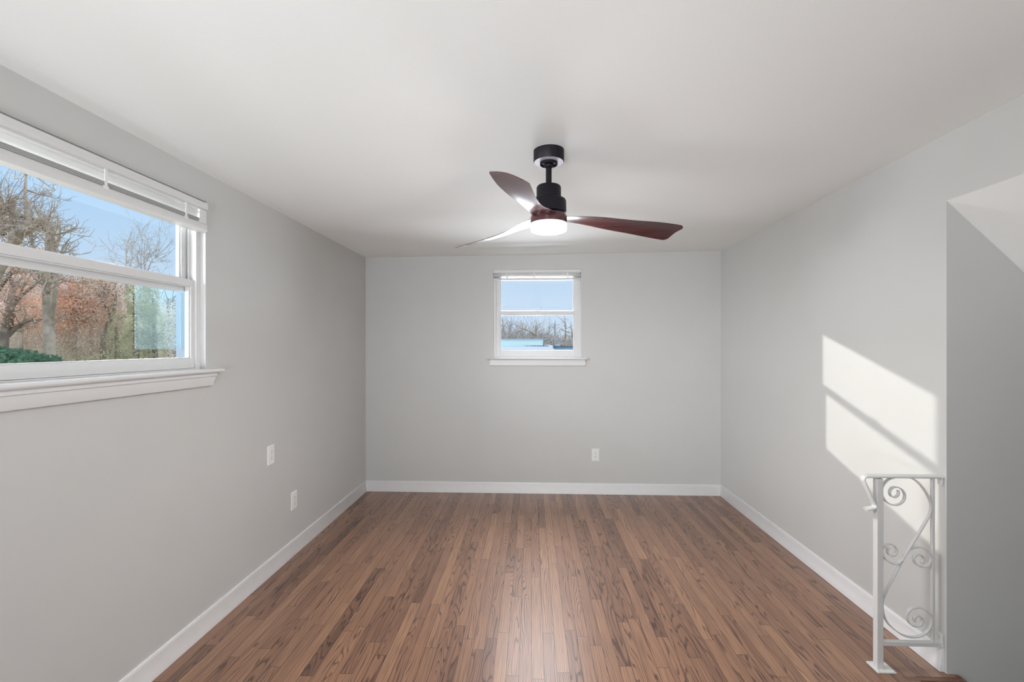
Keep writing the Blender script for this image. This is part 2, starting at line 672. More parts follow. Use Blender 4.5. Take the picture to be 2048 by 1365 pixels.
def baseboard(name, p0, p1, inward, m0=0, m1=0):
    """profile swept between two floor points; m0/m1 mitre the ends by the profile depth"""
    p0, p1, n = Vector(p0), Vector(p1), Vector(inward)
    d = (p1 - p0).normalized()
    q = MB()
    q.loft([[p0 + n * a + d * (a * m0) + Vector((0, 0, z)) for a, z in prof],
            [p1 + n * a - d * (a * m1) + Vector((0, 0, z)) for a, z in prof]])
    return struct(q.build(name, M['trim'], auto=50))


baseboard('baseboard_left', (XL, YN, 0), (XL, YB, 0), (1, 0, 0), 0, 1)
baseboard('baseboard_back', (XL, YB, 0), (XR, YB, 0), (0, -1, 0), 1, 1)
baseboard('baseboard_right', (XR, YB, 0), (XR, YC + 0.014, 0), (-1, 0, 0), 1, 0)
# thin dark shadow gap is left by the caulk line; stair edge nosing of the floor
b = MB()
b.box(1.64, 1.904, 2.131, 2.159, -0.028, 0.0006)
b.box(1.875, 1.904, 2.159, 2.178, -0.028, 0.0006)
b.box(VX - 0.03, VX, YS, 2.131, -0.028, 0.0006)
struct(b.build('trim_1', M['nosing'], bevel=0.004))
b = MB()
b.box(VX, 1.875, 2.135, 2.159, -0.6, -0.028)
struct(b.build('trim_2', M['nosing']))

# stairs going down to the right, below the floor edge
b = MB()
for i in range(9):
    x = VX + 0.005 + i * 0.255
    z = -0.19 * (i + 1)
    b.box(x - 0.02, x + 0.27, YS + 0.005, 2.13 if i == 0 else YC - 0.005, z - 0.03, z)
    b.box(x, x + 0.02, YS + 0.005, 2.13 if i == 0 else YC - 0.005, z - 0.19, z - 0.03)
tag(b.build('staircase', M['nosing']), 'brown wooden stairs going down through the opening in the right wall', 'stairs', None, 'structure')

# ================================================================== LEFT WINDOW
win = empty('window_1', (XL, 1.64, LZ0), 'wide white double-hung window in the left wall looking onto bare trees', 'window')
struct(win)
# painted return of the opening
b = MB()
e = 0.004
b.box(-1.778, XL - 0.001, LY1 - e, LY1, 1.349, LZ1)
b.box(-1.778, XL - 0.001, LY0, LY0 + e, 1.349, LZ1)
b.box(-1.80, XL - 0.001, LY0, LY1, LZ1 - e, LZ1)
b.build('reveal', M['reveal'], win)
# outer vinyl frame
fy0, fy1, fz0, fz1 = LY0 + e, LY1 - e, 1.349, LZ1 - e
b = MB()
b.box(-1.748, -1.703, fy1 - 0.030, fy1, fz0, fz1)
b.box(-1.748, -1.703, fy0, fy0 + 0.030, fz0, fz1)
b.box(-1.778, -1.748, fy1 - 0.010, fy1, fz0, fz1)
b.box(-1.778, -1.748, fy0, fy0 + 0.010, fz0, fz1)
b.box(-1.80, -1.703, fy0 + 0.030, fy1 - 0.030, fz1 - 0.03, fz1)
b.box(-1.80, -1.703, fy0 + 0.030, fy1 - 0.030, fz0, fz0 + 0.006)
# tracks beside the upper sash
for yy in (fy1 - 0.034, fy1 - 0.039):
    b.box(-1.7385, -1.733, yy - 0.006, yy + 0.004, 1.79, fz1 - 0.03)
b.build('window_frame', M['vinyl'], win, bevel=0.0025)
sy0, sy1 = fy0 + 0.030, fy1 - 0.030


def sash(name, x0, x1, y0, y1, z0, z1, st, rt, rb, parent, xg, bead=0.008):
    q = MB()
    q.box(x0, x1, y0, y0 + st, z0, z1)
    q.box(x0, x1, y1 - st, y1, z0, z1)
    q.box(x0, x1, y0 + st, y1 - st, z0, z0 + rb)
    q.box(x0, x1, y0 + st, y1 - st, z1 - rt, z1)
    # glazing bead
    xb0, xb1 = xg, x1 - 0.006
    q.box(xb0, xb1, y0 + st, y0 + st + bead, z0 + rb, z1 - rt)
    q.box(xb0, xb1, y1 - st - bead, y1 - st, z0 + rb, z1 - rt)
    q.box(xb0, xb1, y0 + st, y1 - st, z0 + rb, z0 + rb + bead * 0.6)
    q.box(xb0, xb1, y0 + st, y1 - st, z1 - rt - bead * 0.6, z1 - rt)
    o = q.build(name, M['vinyl'], parent, bevel=0.002)
    g = MB()
    g.box(xg - 0.002, xg + 0.002, y0 + st - 0.002, y1 - st + 0.002, z0 + rb - 0.002, z1 - rt + 0.002)
    gp = g.build('pane', M['glass'], o)
    return o


lo = sash('lower_sash', -1.742, -1.711, sy0, sy1, 1.356, 1.802, 0.026, 0.034, 0.050, win, -1.7285)
up = sash('upper_sash', -1.775, -1.745, sy0, sy1, 1.740, fz1 - 0.03, 0.046, 0.040, 0.068, win, -1.7605)
# blue trim outside, past the glass
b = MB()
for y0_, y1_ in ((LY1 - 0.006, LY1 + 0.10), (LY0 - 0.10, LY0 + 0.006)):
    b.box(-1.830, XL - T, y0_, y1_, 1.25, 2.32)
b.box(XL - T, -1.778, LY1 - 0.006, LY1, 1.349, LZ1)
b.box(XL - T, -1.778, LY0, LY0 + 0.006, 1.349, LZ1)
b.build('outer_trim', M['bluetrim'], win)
# sash lock on the meeting rail
b = MB()
b.lathe([(0, 1.812), (0.014, 1.812), (0.016, 1.806), (0.016, 1.802)], (-1.727, 1.42), 20)
b.box(-1.735, -1.715, 1.395, 1.445, 1.802, 1.808)
b.build('sash_lock', M['vinyl'], win, bevel=0.001)
# added panel outside; pale blue reflected in the glass is put into its colour
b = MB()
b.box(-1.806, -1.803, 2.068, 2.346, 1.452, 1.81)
b.build('reflection_pane', M['reflection'], win)
# stool and apron
b = MB()
sp = [(-1.72, 1.330), (-1.72, 1.349), (-1.648, 1.349), (-1.640, 1.347), (-1.636, 1.341), (-1.636, 1.336), (-1.641, 1.330)]
b.loft([[(x, 0.83, z) for x, z in sp], [(x, 2.354, z) for x, z in sp]])
sp2 = [(XL, 1.330), (XL, 1.349)] + sp[2:]
b.loft([[(x, 2.354, z) for x, z in sp2], [(x, 2.446, z) for x, z in sp2]])
b.build('stool', M['sill'], win, auto=40)
b = MB()
ap = [(XL, 1.262), (-1.659, 1.262), (-1.657, 1.265), (-1.657, 1.308), (-1.650, 1.312), (-1.650, 1.318), (-1.655, 1.324), (-1.655, 1.330), (XL, 1.330)]
b.loft([[(x, 0.87 - (1.262 - z) * 0.0, z) for x, z in ap], [(x, 2.384 + (z - 1.262) * 0.42, z) for x, z in ap]])
b.build('apron', M['sill'], win, auto=40)

# blind, drawn up, inside the top of the left window
bl = empty('window_blind', (-1.67, 1.64, 2.19), 'raised white slatted blind across the top of the wide left window', 'blind')
b = MB()
y0, y1 = 0.955, 2.328
vp = [(-1.657, 2.158), (-1.650, 2.158), (-1.646, 2.161), (-1.645, 2.176), (-1.648, 2.184), (-1.648, 2.192), (-1.657, 2.194)]
b.loft([[(x, y0, z) for x, z in vp], [(x, y1, z) for x, z in vp]])
# returns of the valance
b.box(-1.700, -1.650, y1 - 0.006, y1, 2.158, 2.192)
b.box(-1.700, -1.650, y0, y0 + 0.006, 2.158, 2.192)
b.build('valance', M['slat'], bl, auto=40)
b = MB()
b.box(-1.700, -1.658, y0 + 0.01, y1 - 0.01, 2.150, 2.190)
b.build('headrail', M['slat'], bl, bevel=0.001)


def slat_x(y0_, y1_, z, tilt=0.10):
    q = MB()
    sec = []
    for i in range(7):
        u = -0.024 + 0.048 * i / 6
        sec.append((-1.677 + u, z + u * tilt + 0.0025 * (1 - (u / 0.024) ** 2)))
    top = [(x, zz + 0.0012) for x, zz in reversed(sec)]
    ring = sec + top
    q.loft([[(x, y0_, zz) for x, zz in ring], [(x, y1_, zz) for x, zz in ring]])
    return q


for z in (2.150, 2.128):
    slat_x(y0 + 0.010, y1 - 0.012, z, 0.35).build('slat', M['slatthin'], bl, auto=40)
for k in range(5):
    slat_x(y0 + 0.004, y1 - 0.004, 2.0900 + k * 0.0038, 0.03).build('slat', M['slat'], bl, auto=40)
b = MB()
br = [(-1.702, 2.048), (-1.652, 2.048), (-1.650, 2.052), (-1.651, 2.082), (-1.656, 2.088), (-1.698, 2.088), (-1.703, 2.082)]
b.loft([[(x, y0, z) for x, z in br], [(x, y1, z) for x, z in br]])
b.build('bottom_rail', M['slat'], bl, auto=40)
for yy in (2.183, 1.758, 1.33):
    b = MB()
    b.box(-1.6510, -1.6495, yy - 0.006, yy + 0.006, 2.090, 2.158)
    b.box(-1.652, -1.6485, yy - 0.011, yy + 0.011, 2.076, 2.090)
    b.build('ladder_tape', M['cord'], bl)
b = MB()
b.box(-1.706, -1.662, y1 - 0.004, y1 + 0.004, 2.095, 2.158)
b.box(-1.664, -1.652, y1 - 0.052, y1 - 0.004, 2.088, 2.156)
b.build('end_bracket', M['slat'], bl, bevel=0.001)

# ================================================================== BACK WINDOW
wb = empty('window_2', (0.055, YB, BZ0), 'small white double-hung window high in the back wall above the outlet', 'window')
struct(wb)
TILT = -0.004


def zt(x):
    return 0.0


b = MB()
b.box(BX0, BX0 + e, YB + 0.001, YB + 0.12, 1.349, BZ1)
b.box(BX1 - e, BX1, YB + 0.001, YB + 0.12, 1.349, BZ1)
b.box(BX0, BX1, YB + 0.001, YB + 0.12, BZ1 - e, BZ1)
b.build('reveal', M['reveal'], wb)
gx0, gx1, gz0, gz1 = BX0 + e, BX1 - e, 1.349, BZ1 - e
b = MB()
for x0, x1 in ((gx0, gx0 + 0.027), (gx1 - 0.027, gx1)):
    b.box(x0, x1, YB + 0.028, YB + 0.12, gz0, gz1)
b.box(gx0 + 0.027, gx1 - 0.027, YB + 0.028, YB + 0.12, gz1 - 0.03, gz1)
b.box(gx0 + 0.027, gx1 - 0.027, YB + 0.028, YB + 0.12, gz0, gz0 + 0.006)
b.build('window_frame', M['vinyl'], wb, bevel=0.0025)


def sash_y(name, y0_, y1_, x0, x1, z0, z1, st, rt, rb, parent, yg, bead=0.008):
    q = MB()
    q.box(x0, x0 + st, y0_, y1_, z0, z1)
    q.box(x1 - st, x1, y0_, y1_, z0, z1)
    q.box(x0 + st, x1 - st, y0_, y1_, z0, z0 + rb)
    q.box(x0 + st, x1 - st, y0_, y1_, z1 - rt, z1)
    q.box(x0 + st, x0 + st + bead, y0_ + 0.006, yg, z0 + rb, z1 - rt)
    q.box(x1 - st - bead, x1 - st, y0_ + 0.006, yg, z0 + rb, z1 - rt)
    q.box(x0 + st, x1 - st, y0_ + 0.006, yg, z0 + rb, z0 + rb + bead * 0.6)
    q.box(x0 + st, x1 - st, y0_ + 0.006, yg, z1 - rt - bead * 0.6, z1 - rt)
    o = q.build(name, M['vinyl'], parent, bevel=0.002)
    g = MB()
    g.box(x0 + st - 0.002, x1 - st + 0.002, yg - 0.002, yg + 0.002, z0 + rb - 0.002, z1 - rt + 0.002)
    g.build('pane', M['glass'], o)
    return o


kx0, kx1 = gx0 + 0.027, gx1 - 0.027
sash_y('lower_sash', YB + 0.036, YB + 0.066, kx0, kx1, 1.356, 1.815, 0.040, 0.036, 0.066, wb, YB + 0.053)
sash_y('upper_sash', YB + 0.069, YB + 0.099, kx0, kx1, 1.785, gz1 - 0.03, 0.040, 0.036, 0.036, wb, YB + 0.086)
b = MB()
b.box(0.03, 0.08, YB + 0.034, YB + 0.062, 1.815, 1.823)
b.build('sash_lock', M['vinyl'], wb, bevel=0.002)
b = MB()
sp = [(YB + 0.04, 1.327), (YB + 0.04, 1.349), (YB - 0.030, 1.349), (YB - 0.037, 1.346), (YB - 0.040, 1.339), (YB - 0.037, 1.330), (YB - 0.033, 1.327)]
b.loft([[(BX0, y, z) for y, z in sp], [(BX1, y, z) for y, z in sp]])
sp2 = [(YB, 1.327), (YB, 1.349)] + sp[2:]
b.loft([[(-0.436, y, z) for y, z in sp2], [(BX0, y, z) for y, z in sp2]])
b.loft([[(BX1, y, z) for y, z in sp2], [(0.553, y, z) for y, z in sp2]])
b.build('stool', M['sill'], wb, auto=40)
b = MB()
ap = [(YB, 1.268), (YB - 0.014, 1.268), (YB - 0.018, 1.272), (YB - 0.018, 1.327), (YB, 1.327)]
b.loft([[(-0.414 , y, z) for y, z in ap], [(0.533, y, z) for y, z in ap]])
b.build('apron', M['sill'], wb, auto=40)

bb = empty('window_blind', (0.055, YB + 0.02, 2.2), 'raised white slatted blind at the top of the small back window', 'blind')
x0, x1 = BX0 + 0.006, BX1 - 0.006
b = MB()
vp = [(YB + 0.006, 2.196), (YB - 0.004, 2.198), (YB - 0.006, 2.212), (YB - 0.004, 2.228), (YB + 0.006, 2.230)]
b.loft([[(x0, y, z) for y, z in vp], [(x1, y, z) for y, z in vp]])
b.build('valance', M['slat'], bb, auto=40)
b = MB()
b.box(x0 + 0.006, x1 - 0.006, YB + 0.0065, YB + 0.026, 2.19, 2.226)
b.build('headrail', M['slat'], bb, bevel=0.001)


def slat_y(x0_, x1_, z, tilt):
    q = MB()
    sec = []
    for i in range(7):
        u = -0.012 + 0.024 * i / 6
        sec.append((YB + 0.012 + u, z + u * tilt + 0.002 * (1 - (u / 0.012) ** 2)))
    ring = sec + [(y, zz + 0.001) for y, zz in reversed(sec)]
    q.loft([[(x0_, y, zz) for y, zz in ring], [(x1_, y, zz) for y, zz in ring]])
    return q


for z in (2.186, 2.174):
    slat_y(x0 + 0.006, x1 - 0.006, z, -0.35).build('slat', M['slatthin'], bb, auto=40)
for k in range(5):
    slat_y(x0 + 0.003, x1 - 0.003, 2.144 + k * 0.0035, -0.03).build('slat', M['slat'], bb, auto=40)
b = MB()
br = [(YB - 0.001, 2.122), (YB + 0.025, 2.122), (YB + 0.026, 2.136), (YB + 0.022, 2.141), (YB + 0.001, 2.141), (YB - 0.002, 2.136)]
b.loft([[(x0, y, z) for y, z in br], [(x1, y, z) for y, z in br]])
b.build('bottom_rail', M['slat'], bb, auto=40)
for xx in (-0.245, 0.03, 0.36):
    b = MB()
    b.box(xx - 0.006, xx + 0.006, YB - 0.0035, YB - 0.002, 2.125, 2.196)
    b.build('ladder_tape', M['cord'], bb)
b = MB()
b.tube([(x0 + 0.06, YB - 0.006, 2.20), (x0 + 0.062, YB - 0.006, 2.0), (x0 + 0.063, YB - 0.006, 1.86)], 0.0028, 8, True)
b.build('tilt_wand', M['cord'], bb, smooth=True)


# ================================================================== OUTLETS
def outlet(name, origin, u, nrm, label):
    """wall plate with two receptacles; u = horizontal direction on the wall, nrm = out of the wall"""
    o_ = Vector(origin)
    u, nrm = Vector(u), Vector(nrm)
    root = empty(name, o_, label, 'outlet', 'wall outlets')

    def slab(w0, w1, h0, h1, d0, d1, inset=0.0):
        q = MB()
        r0 = [o_ + u * a + Vector((0, 0, c)) + nrm * d0 for a, c in ((w0, h0), (w1, h0), (w1, h1), (w0, h1))]
        r1 = [o_ + u * a + Vector((0, 0, c)) + nrm * d1 for a, c in
              ((w0 + inset, h0 + inset), (w1 - inset, h0 + inset), (w1 - inset, h1 - inset), (w0 + inset, h1 - inset))]
        q.loft([r0, r1])
        return q
    slab(-0.0385, 0.0385, -0.062, 0.062, 0.0, 0.0055, 0.003).build('cover_plate', M['plate'], root)
    for s in (1, -1):
        q = MB()
        ring0, ring1 = [], []
        for j in range(28):
            a = 2 * math.pi * j / 28
            px, pz = 0.0172 * math.cos(a), 0.0172 * math.sin(a)
            pz = max(-0.0135, min(0.0135, pz))
            ring0.append(o_ + u * px + Vector((0, 0, pz + s * 0.0195)) + nrm * 0.005)
            ring1.append(o_ + u * px * 0.97 + Vector((0, 0, pz * 0.97 + s * 0.0195)) + nrm * 0.0075)
        q.loft([ring0, ring1])
        rc = q.build('receptacle', M['plate'], root)
        q = MB()
        for w, hh in ((-0.0063, 0.0045), (0.0063, 0.0038)):
            q.v += []
            t_ = slab(w - 0.0011, w + 0.0011, s * 0.0195 + 0.003 - hh, s * 0.0195 + 0.003 + hh, 0.0074, 0.0078)
            k = len(q.v)
            q.v += t_.v
            for f in t_.f:
                q.face([k + i for i in f])
        ring0 = [o_ + u * (0.0025 * math.cos(a)) + Vector((0, 0, s * 0.0195 - 0.0075 + 0.0025 * math.sin(a))) + nrm * 0.0074
                 for a in [2 * math.pi * j / 12 for j in range(12)]]
        q.loft([ring0, [p + nrm * 0.0004 for p in ring0]])
        q.build('slots', M['slot'], rc)
    ring0 = [o_ + u * (0.003 * math.cos(a)) + Vector((0, 0, 0.003 * math.sin(a))) + nrm * 0.005 for a in [2 * math.pi * j / 14 for j in range(14)]]
    MB().loft([ring0, [p + nrm * 0.0015 for p in ring0]]).build('screw', M['screw'], root)
    return root


outlet('wall_outlet', (XL, 2.953, 0.766), (0, 1, 0), (1, 0, 0), 'white outlet higher up on the left wall, nearer the wide window')
outlet('wall_outlet', (XL, 3.248, 0.378), (0, 1, 0), (1, 0, 0), 'white outlet low on the left wall, just above the baseboard')
outlet('wall_outlet', (0.634, YB, 0.386), (1, 0, 0), (0, -1, 0), 'white outlet low on the back wall below the small window')

# ================================================================== CEILING FAN
FX, FY = 0.081, 2.215
FZ = ceil_z(FX, FY)
fan = empty('ceiling_fan', (FX, FY, FZ), 'black ceiling fan with three dark red-brown twisted wooden blades and a lit lamp', 'ceiling fan')
c = (FX, FY)
MB().lathe([(0, FZ + 0.004), (0.0715, FZ + 0.004), (0.0715, FZ - 0.052), (0.069, FZ - 0.055), (0.066, FZ - 0.055), (0, FZ - 0.050)], c).build('canopy', M['black'], fan, auto=40)
zc = FZ - 0.055
MB().lathe([(0.024, zc + 0.002), (0.0685, zc + 0.002), (0.0685, zc - 0.0008), (0.024, zc - 0.0008)], c).build('canopy_plate', M['silver'], fan, auto=40)
MB().lathe([(0.041, zc), (0.041, zc - 0.012), (0.0385, zc - 0.014), (0.0385, zc)], c).build('canopy_collar', M['black'], fan, auto=40)
MB().lathe([(0, zc - 0.004), (0.018, zc - 0.006), (0.0235, zc - 0.013), (0.0235, zc - 0.02), (0.015, zc - 0.028), (0.0, zc - 0.03)], c).build('hanger_ball', M['black'], fan, smooth=True)
zm = 2.222
MB().lathe([(0.0138, zc - 0.01), (0.0138, zm - 0.01)], c, 24).build('downrod', M['black'], fan, smooth=True)
MB().lathe([(0, zm), (0.040, zm), (0.053, zm - 0.003), (0.0575, zm - 0.010), (0.0575, zm - 0.066), (0.0, zm - 0.066)], c).build('motor_housing', M['black'], fan, auto=40)
MB().lathe([(0, zm - 0.062), (0.070, zm - 0.064), (0.078, zm - 0.068), (0.0815, zm - 0.076), (0.0825, zm - 0.13), (0.0, zm - 0.13)], c).build('hub_housing', M['black'], fan, auto=40)
zl = 2.074
MB().lathe([(0, zl + 0.010), (0.080, zl + 0.010), (0.084, zl + 0.002), (0.0855, zl - 0.016), (0.0855, zl - 0.032), (0, zl - 0.032)], c).build('light_ring', M['blade'], fan, auto=40)
zd = zl - 0.032
dif = MB().lathe([(0.0855, zd), (0.0860, zd - 0.016), (0.0850, zd - 0.029), (0.083, zd - 0.032)], c).build('lamp_diffuser', M['ledside'], fan, smooth=True)
MB().lathe([(0.083, zd - 0.032), (0.078, zd - 0.035), (0.05, zd - 0.037), (0, zd - 0.038)], c).build('lamp_lens', M['led'], dif, smooth=True)


def lerp_tab(t, tab):
    """smooth curve through the table's points"""
    n = len(tab)
    for i in range(n - 1):
        (t0, v0), (t1, v1) = tab[i], tab[i + 1]
        if t <= t1 or i == n - 2:
            def slope(k):
                a, b_ = tab[max(0, k - 1)], tab[min(n - 1, k + 1)]
                return (b_[1] - a[1]) / (b_[0] - a[0])
            h = t1 - t0
            k = min(1.0, (t - t0) / h)
            m0, m1 = slope(i) * h, slope(i + 1) * h
            return ((2 * k ** 3 - 3 * k * k + 1) * v0 + (k ** 3 - 2 * k * k + k) * m0
                    + (-2 * k ** 3 + 3 * k * k) * v1 + (k ** 3 - k * k) * m1)


def blade_mesh(ang):
    """twisted propeller blade: leading edge (clockwise side) raised, tip cut on a slant"""
    q = MB()
    ca, sa = math.cos(ang), math.sin(ang)
    rad = Vector((ca, sa, 0))
    cw = Vector((sa, -ca, 0))
    rings = []
    N_, K = 56, 11
    R0, R1 = 0.050, 0.671
    for i in range(N_ + 1):
        t = i / N_
        t = t if t < 0.85 else 0.85 + 0.15 * math.sin((t - 0.85) / 0.15 * math.pi / 2)
        r = R0 + (R1 - R0) * t
        ch = lerp_tab(t, [(0, 0.104), (0.15, 0.106), (0.32, 0.104), (0.55, 0.120), (0.8, 0.143), (1.0, 0.144)])
        pit = R(lerp_tab(t, [(0, -4), (0.15, 2), (0.35, 13), (0.6, 15), (1.0, 18)]))
        zz = 2.076 + lerp_tab(t, [(0, -0.006), (0.2, -0.010), (0.5, -0.025), (1.0, -0.040)])
        off = lerp_tab(t, [(0, 0.0), (0.3, 0.012), (0.7, 0.004), (1.0, -0.020)])
        edge = max(0.0, (1.0 - t) * (R1 - R0))
        rc = 0.030
        endc = 1.0 if edge > rc else 1 - (2 * rc / ch) * (1 - math.sqrt(max(0.0, 1 - (1 - edge / rc) ** 2)))
        cd = cw * math.cos(pit) + Vector((0, 0, 1)) * math.sin(pit)
        nrm = cd.cross(rad).normalized()
        if nrm.z < 0:
            nrm = -nrm
        th = 0.0085 - 0.0040 * t
        shear = 0.012 * max(0.0, (t - 0.55) / 0.45) ** 1.5

        def pt(a, s_):
            cen = Vector((FX, FY, zz)) + rad * (r + shear * a) + cw * off
            cup = 0.006 * (1 - a * a)
            return cen + cd * (0.5 * ch * a * endc) + nrm * (s_ * th * 0.5 * math.sqrt(max(0.03, 1 - a * a)) + cup)
        ring = [pt(-1 + 2 * j / (K - 1), 1) for j in range(K)] + [pt(-1 + 2 * j / (K - 1), -1) for j in range(K - 1, -1, -1)]
        rings.append(ring)
    q.loft(rings)
    return q


fl_ = area_lamp('fan_lamp_down', (FX, FY, zd - 0.042), (FX, FY, 0), 0.15, 0.15, 23, (1.0, 0.99, 0.98))
fl_.data.shape = 'DISK'
pl_ = bpy.data.lights.new('fan_lamp', 'POINT')
pl_.energy = 7
pl_.shadow_soft_size = 0.035
pl_.color = (1.0, 0.99, 0.98)
fl_ = bpy.data.objects.new('fan_lamp', pl_)
COL.objects.link(fl_)
fl_.location = (FX, FY, zd - 0.078)
for a in (14.5, 134.5, 254.5):
    blade_mesh(R(a)).build('blade', M['blade'], fan, auto=60)

# ================================================================== WROUGHT-IRON RAILING
YR = 2.205
rail = empty('stair_railing', (1.575, YR, 0), 'short white wrought-iron railing with scrolls at the top of the stairs', 'railing')


def P(px, pz):
    return Vector((px, YR, pz))


b = MB()
b.box(1.5615, 1.5895, YR - 0.014, YR + 0.014, 0.006, 0.866)
b.build('post', M['iron'], rail, bevel=0.002)
b = MB()
b.loft([[(1.549, YR - 0.036, 0.0), (1.631, YR - 0.036, 0.0), (1.631, YR + 0.040, 0.0), (1.549, YR + 0.040, 0.0)],
        [(1.549, YR - 0.036, 0.007), (1.631, YR - 0.036, 0.007), (1.631, YR + 0.040, 0.007), (1.549, YR + 0.040, 0.007)]])
bp = b.build('base_plate', M['iron'], rail, bevel=0.0015)
for x, y in ((1.557, YR - 0.028), (1.623, YR - 0.028), (1.557, YR + 0.032), (1.623, YR + 0.032)):
    b = MB()
    b.lathe([(0, 0.010), (0.003, 0.0098), (0.005, 0.007)], (x, y), 14)
    b.build('screw', M['screw'], bp, smooth=True)

# moulded cap rail ending in a lamb's tongue
cap = [(-0.015, -0.004), (-0.016, 0.001), (-0.014, 0.004), (-0.010, 0.005), (-0.007, 0.008), (0.0, 0.0095), (0.007, 0.008),
       (0.010, 0.005), (0.014, 0.004), (0.016, 0.001), (0.015, -0.004), (0.008, -0.005), (0.006, -0.008), (-0.006, -0.008), (-0.008, -0.005)]


def arc(cx, cz, r, a0, a1, n=8):
    return [P(cx + r * math.cos(R(a0 + (a1 - a0) * i / n)), cz + r * math.sin(R(a0 + (a1 - a0) * i / n))) for i in range(n + 1)]


path = [P(1.853, 0.876), P(1.80, 0.876), P(1.70, 0.876), P(1.60, 0.876), P(1.535, 0.876)]
path += arc(1.522, 0.860, 0.016, 75, 200, 8)
path += [P(1.524, 0.815), P(1.547, 0.762)]
path += arc(1.545, 0.744, 0.014, 18, -95, 8)
path += [P(1.530, 0.727), P(1.519, 0.725)]
b = MB()
b.sweep(cap, path, (0, 1, 0))
b.build('handrail', M['iron'], rail, auto=45)


def flat_bar(q, pts, w=0.014, t=0.0050):
    prof_ = [(-w / 2, -t / 2), (w / 2, -t / 2), (w / 2, t / 2), (-w / 2, t / 2)]
    q.sweep(prof_, pts, (0, 1, 0))


def px2(pts):
    """traced scroll points on the railing's plane (metres)"""
    return [Vector((1.5 + (x - 1722.6) * 0.0022015, YR, 0.8815 - (y - 950) * 0.0022015 * 1.0)) for x, y in pts]


def spline(ctrl, n=6):
    out = []
    L_ = len(ctrl)
    for i in range(L_ - 1):
        p0 = ctrl[max(0, i - 1)]
        p1, p2 = ctrl[i], ctrl[i + 1]
        p3 = ctrl[min(L_ - 1, i + 2)]
        for k in range(n):
            t = k / n
            out.append(0.5 * ((2 * p1) + (p2 - p0) * t + (2 * p0 - 5 * p1 + 4 * p2 - p3) * t * t + (3 * p1 - p0 - 3 * p2 + p3) * t ** 3))
    out.append(ctrl[-1])
    return out


S_pts = [(1796.4, 981.5), (1797, 988.5), (1793, 994.5), (1788, 996), (1782, 993), (1779.5, 986.5), (1782, 979), (1788, 975.2), (1796, 975.5),
         (1804, 980), (1809, 988), (1809.5, 996), (1806, 1004), (1799, 1010), (1789, 1012), (1778, 1009), (1769, 1001),
         (1763.5, 988), (1764.5, 976), (1770, 966), (1779, 958.5), (1790, 955), (1806, 954), (1822, 956), (1836, 964.5), (1848, 979),
         (1857, 995), (1862, 1011), (1860, 1028), (1852, 1044), (1834, 1076), (1813.5, 1110), (1801, 1133), (1782, 1172), (1770, 1195),
         (1765, 1212), (1766, 1233), (1774, 1253), (1788, 1268), (1806, 1280), (1826, 1284), (1844, 1279.5), (1857, 1268), (1863, 1252),
         (1861.5, 1239), (1853, 1229), (1842, 1223.5), (1830, 1223), (1820, 1228), (1814.6, 1237), (1815, 1248), (1820, 1256.5), (1829, 1261.5),
         (1838.5, 1259.5), (1844.5, 1252.5), (1844, 1245), (1838.5, 1240), (1832, 1240.5), (1828.5, 1245), (1829, 1251)]
b = MB()
flat_bar(b, spline(px2(S_pts), 5))
b.build('long_scroll', M['iron'], rail, auto=60)
C1 = [(1803, 1126), (1798, 1131.5), (1790, 1133.6), (1779, 1130.5), (1769.5, 1122.5), (1764, 1111), (1765.5, 1101), (1772, 1094.5), (1780, 1092.8),
      (1788, 1095.5), (1793, 1102.5), (1793, 1110.5), (1788, 1116), (1780.5, 1116), (1775.5, 1110.5), (1775.8, 1103), (1778.5, 1099.5)]
b = MB()
flat_bar(b, spline(px2(C1), 5))
b.build('short_scroll', M['iron'], rail, auto=60)
C2 = [(1819, 1104), (1828, 1099), (1839, 1097.8), (1850, 1102), (1858.5, 1110), (1861.5, 1121), (1858, 1132), (1849.5, 1138), (1839.5, 1137.5), (1831, 1132),
      (1827.4, 1124), (1829.5, 1116.5), (1836.5, 1112.8), (1843.5, 1115), (1847, 1120.5), (1846, 1127), (1842.5, 1130)]
b = MB()
flat_bar(b, spline(px2(C2), 5))
b.build('short_scroll', M['iron'], rail, auto=60)
b = MB()
b.box(1.808, 1.820, YR - 0.0065, YR + 0.0065, 0.126, 0.868)
b.build('baluster', M['iron'], rail, bevel=0.0015)
b = MB()
b.box(1.5895, 1.847, YR - 0.011, YR + 0.011, 0.110, 0.128)
b.build('bottom_rail', M['iron'], rail, bevel=0.0015)
# wall flanges top and bottom
b = MB()
b.box(1.845, 1.8535, YR - 0.013, YR + 0.016, 0.105, 0.168)
fl = b.build('wall_flange', M['iron'], rail, bevel=0.0015)
b = MB()
b.box(1.8415, 1.846, YR - 0.002, YR + 0.003, 0.144, 0.150)
b.build('screw', M['screw'], fl)
b = MB()
b.box(1.846, 1.8535, YR - 0.010, YR + 0.014, 0.838, 0.872)
b.build('wall_flange', M['iron'], rail, bevel=0.0015)

# ================================================================== OUTSIDE
b = MB()
b.box(-160, 120, -40, 320, GZ - 0.3, GZ)
struct(b.build('ground', M['grass']), 'dull winter ground far below outside the windows', 'ground')


def out(px, py, y):
    """a spot in the garden: direction in photo pixels, distance in metres along the room"""
    d = Vector(((px - 1024) / 940, 1.0, -(py - 691.5) / 940))
    cs, sn = math.cos(YAW), math.sin(YAW)
    d = Vector((cs * d.x - sn * d.y, sn * d.x + cs * d.y, d.z))
    return EYE + d * (y / d.y)


def rvec(rn):
    return Vector((rn.gauss(0, 1), rn.gauss(0, 1), rn.gauss(0, 1)))


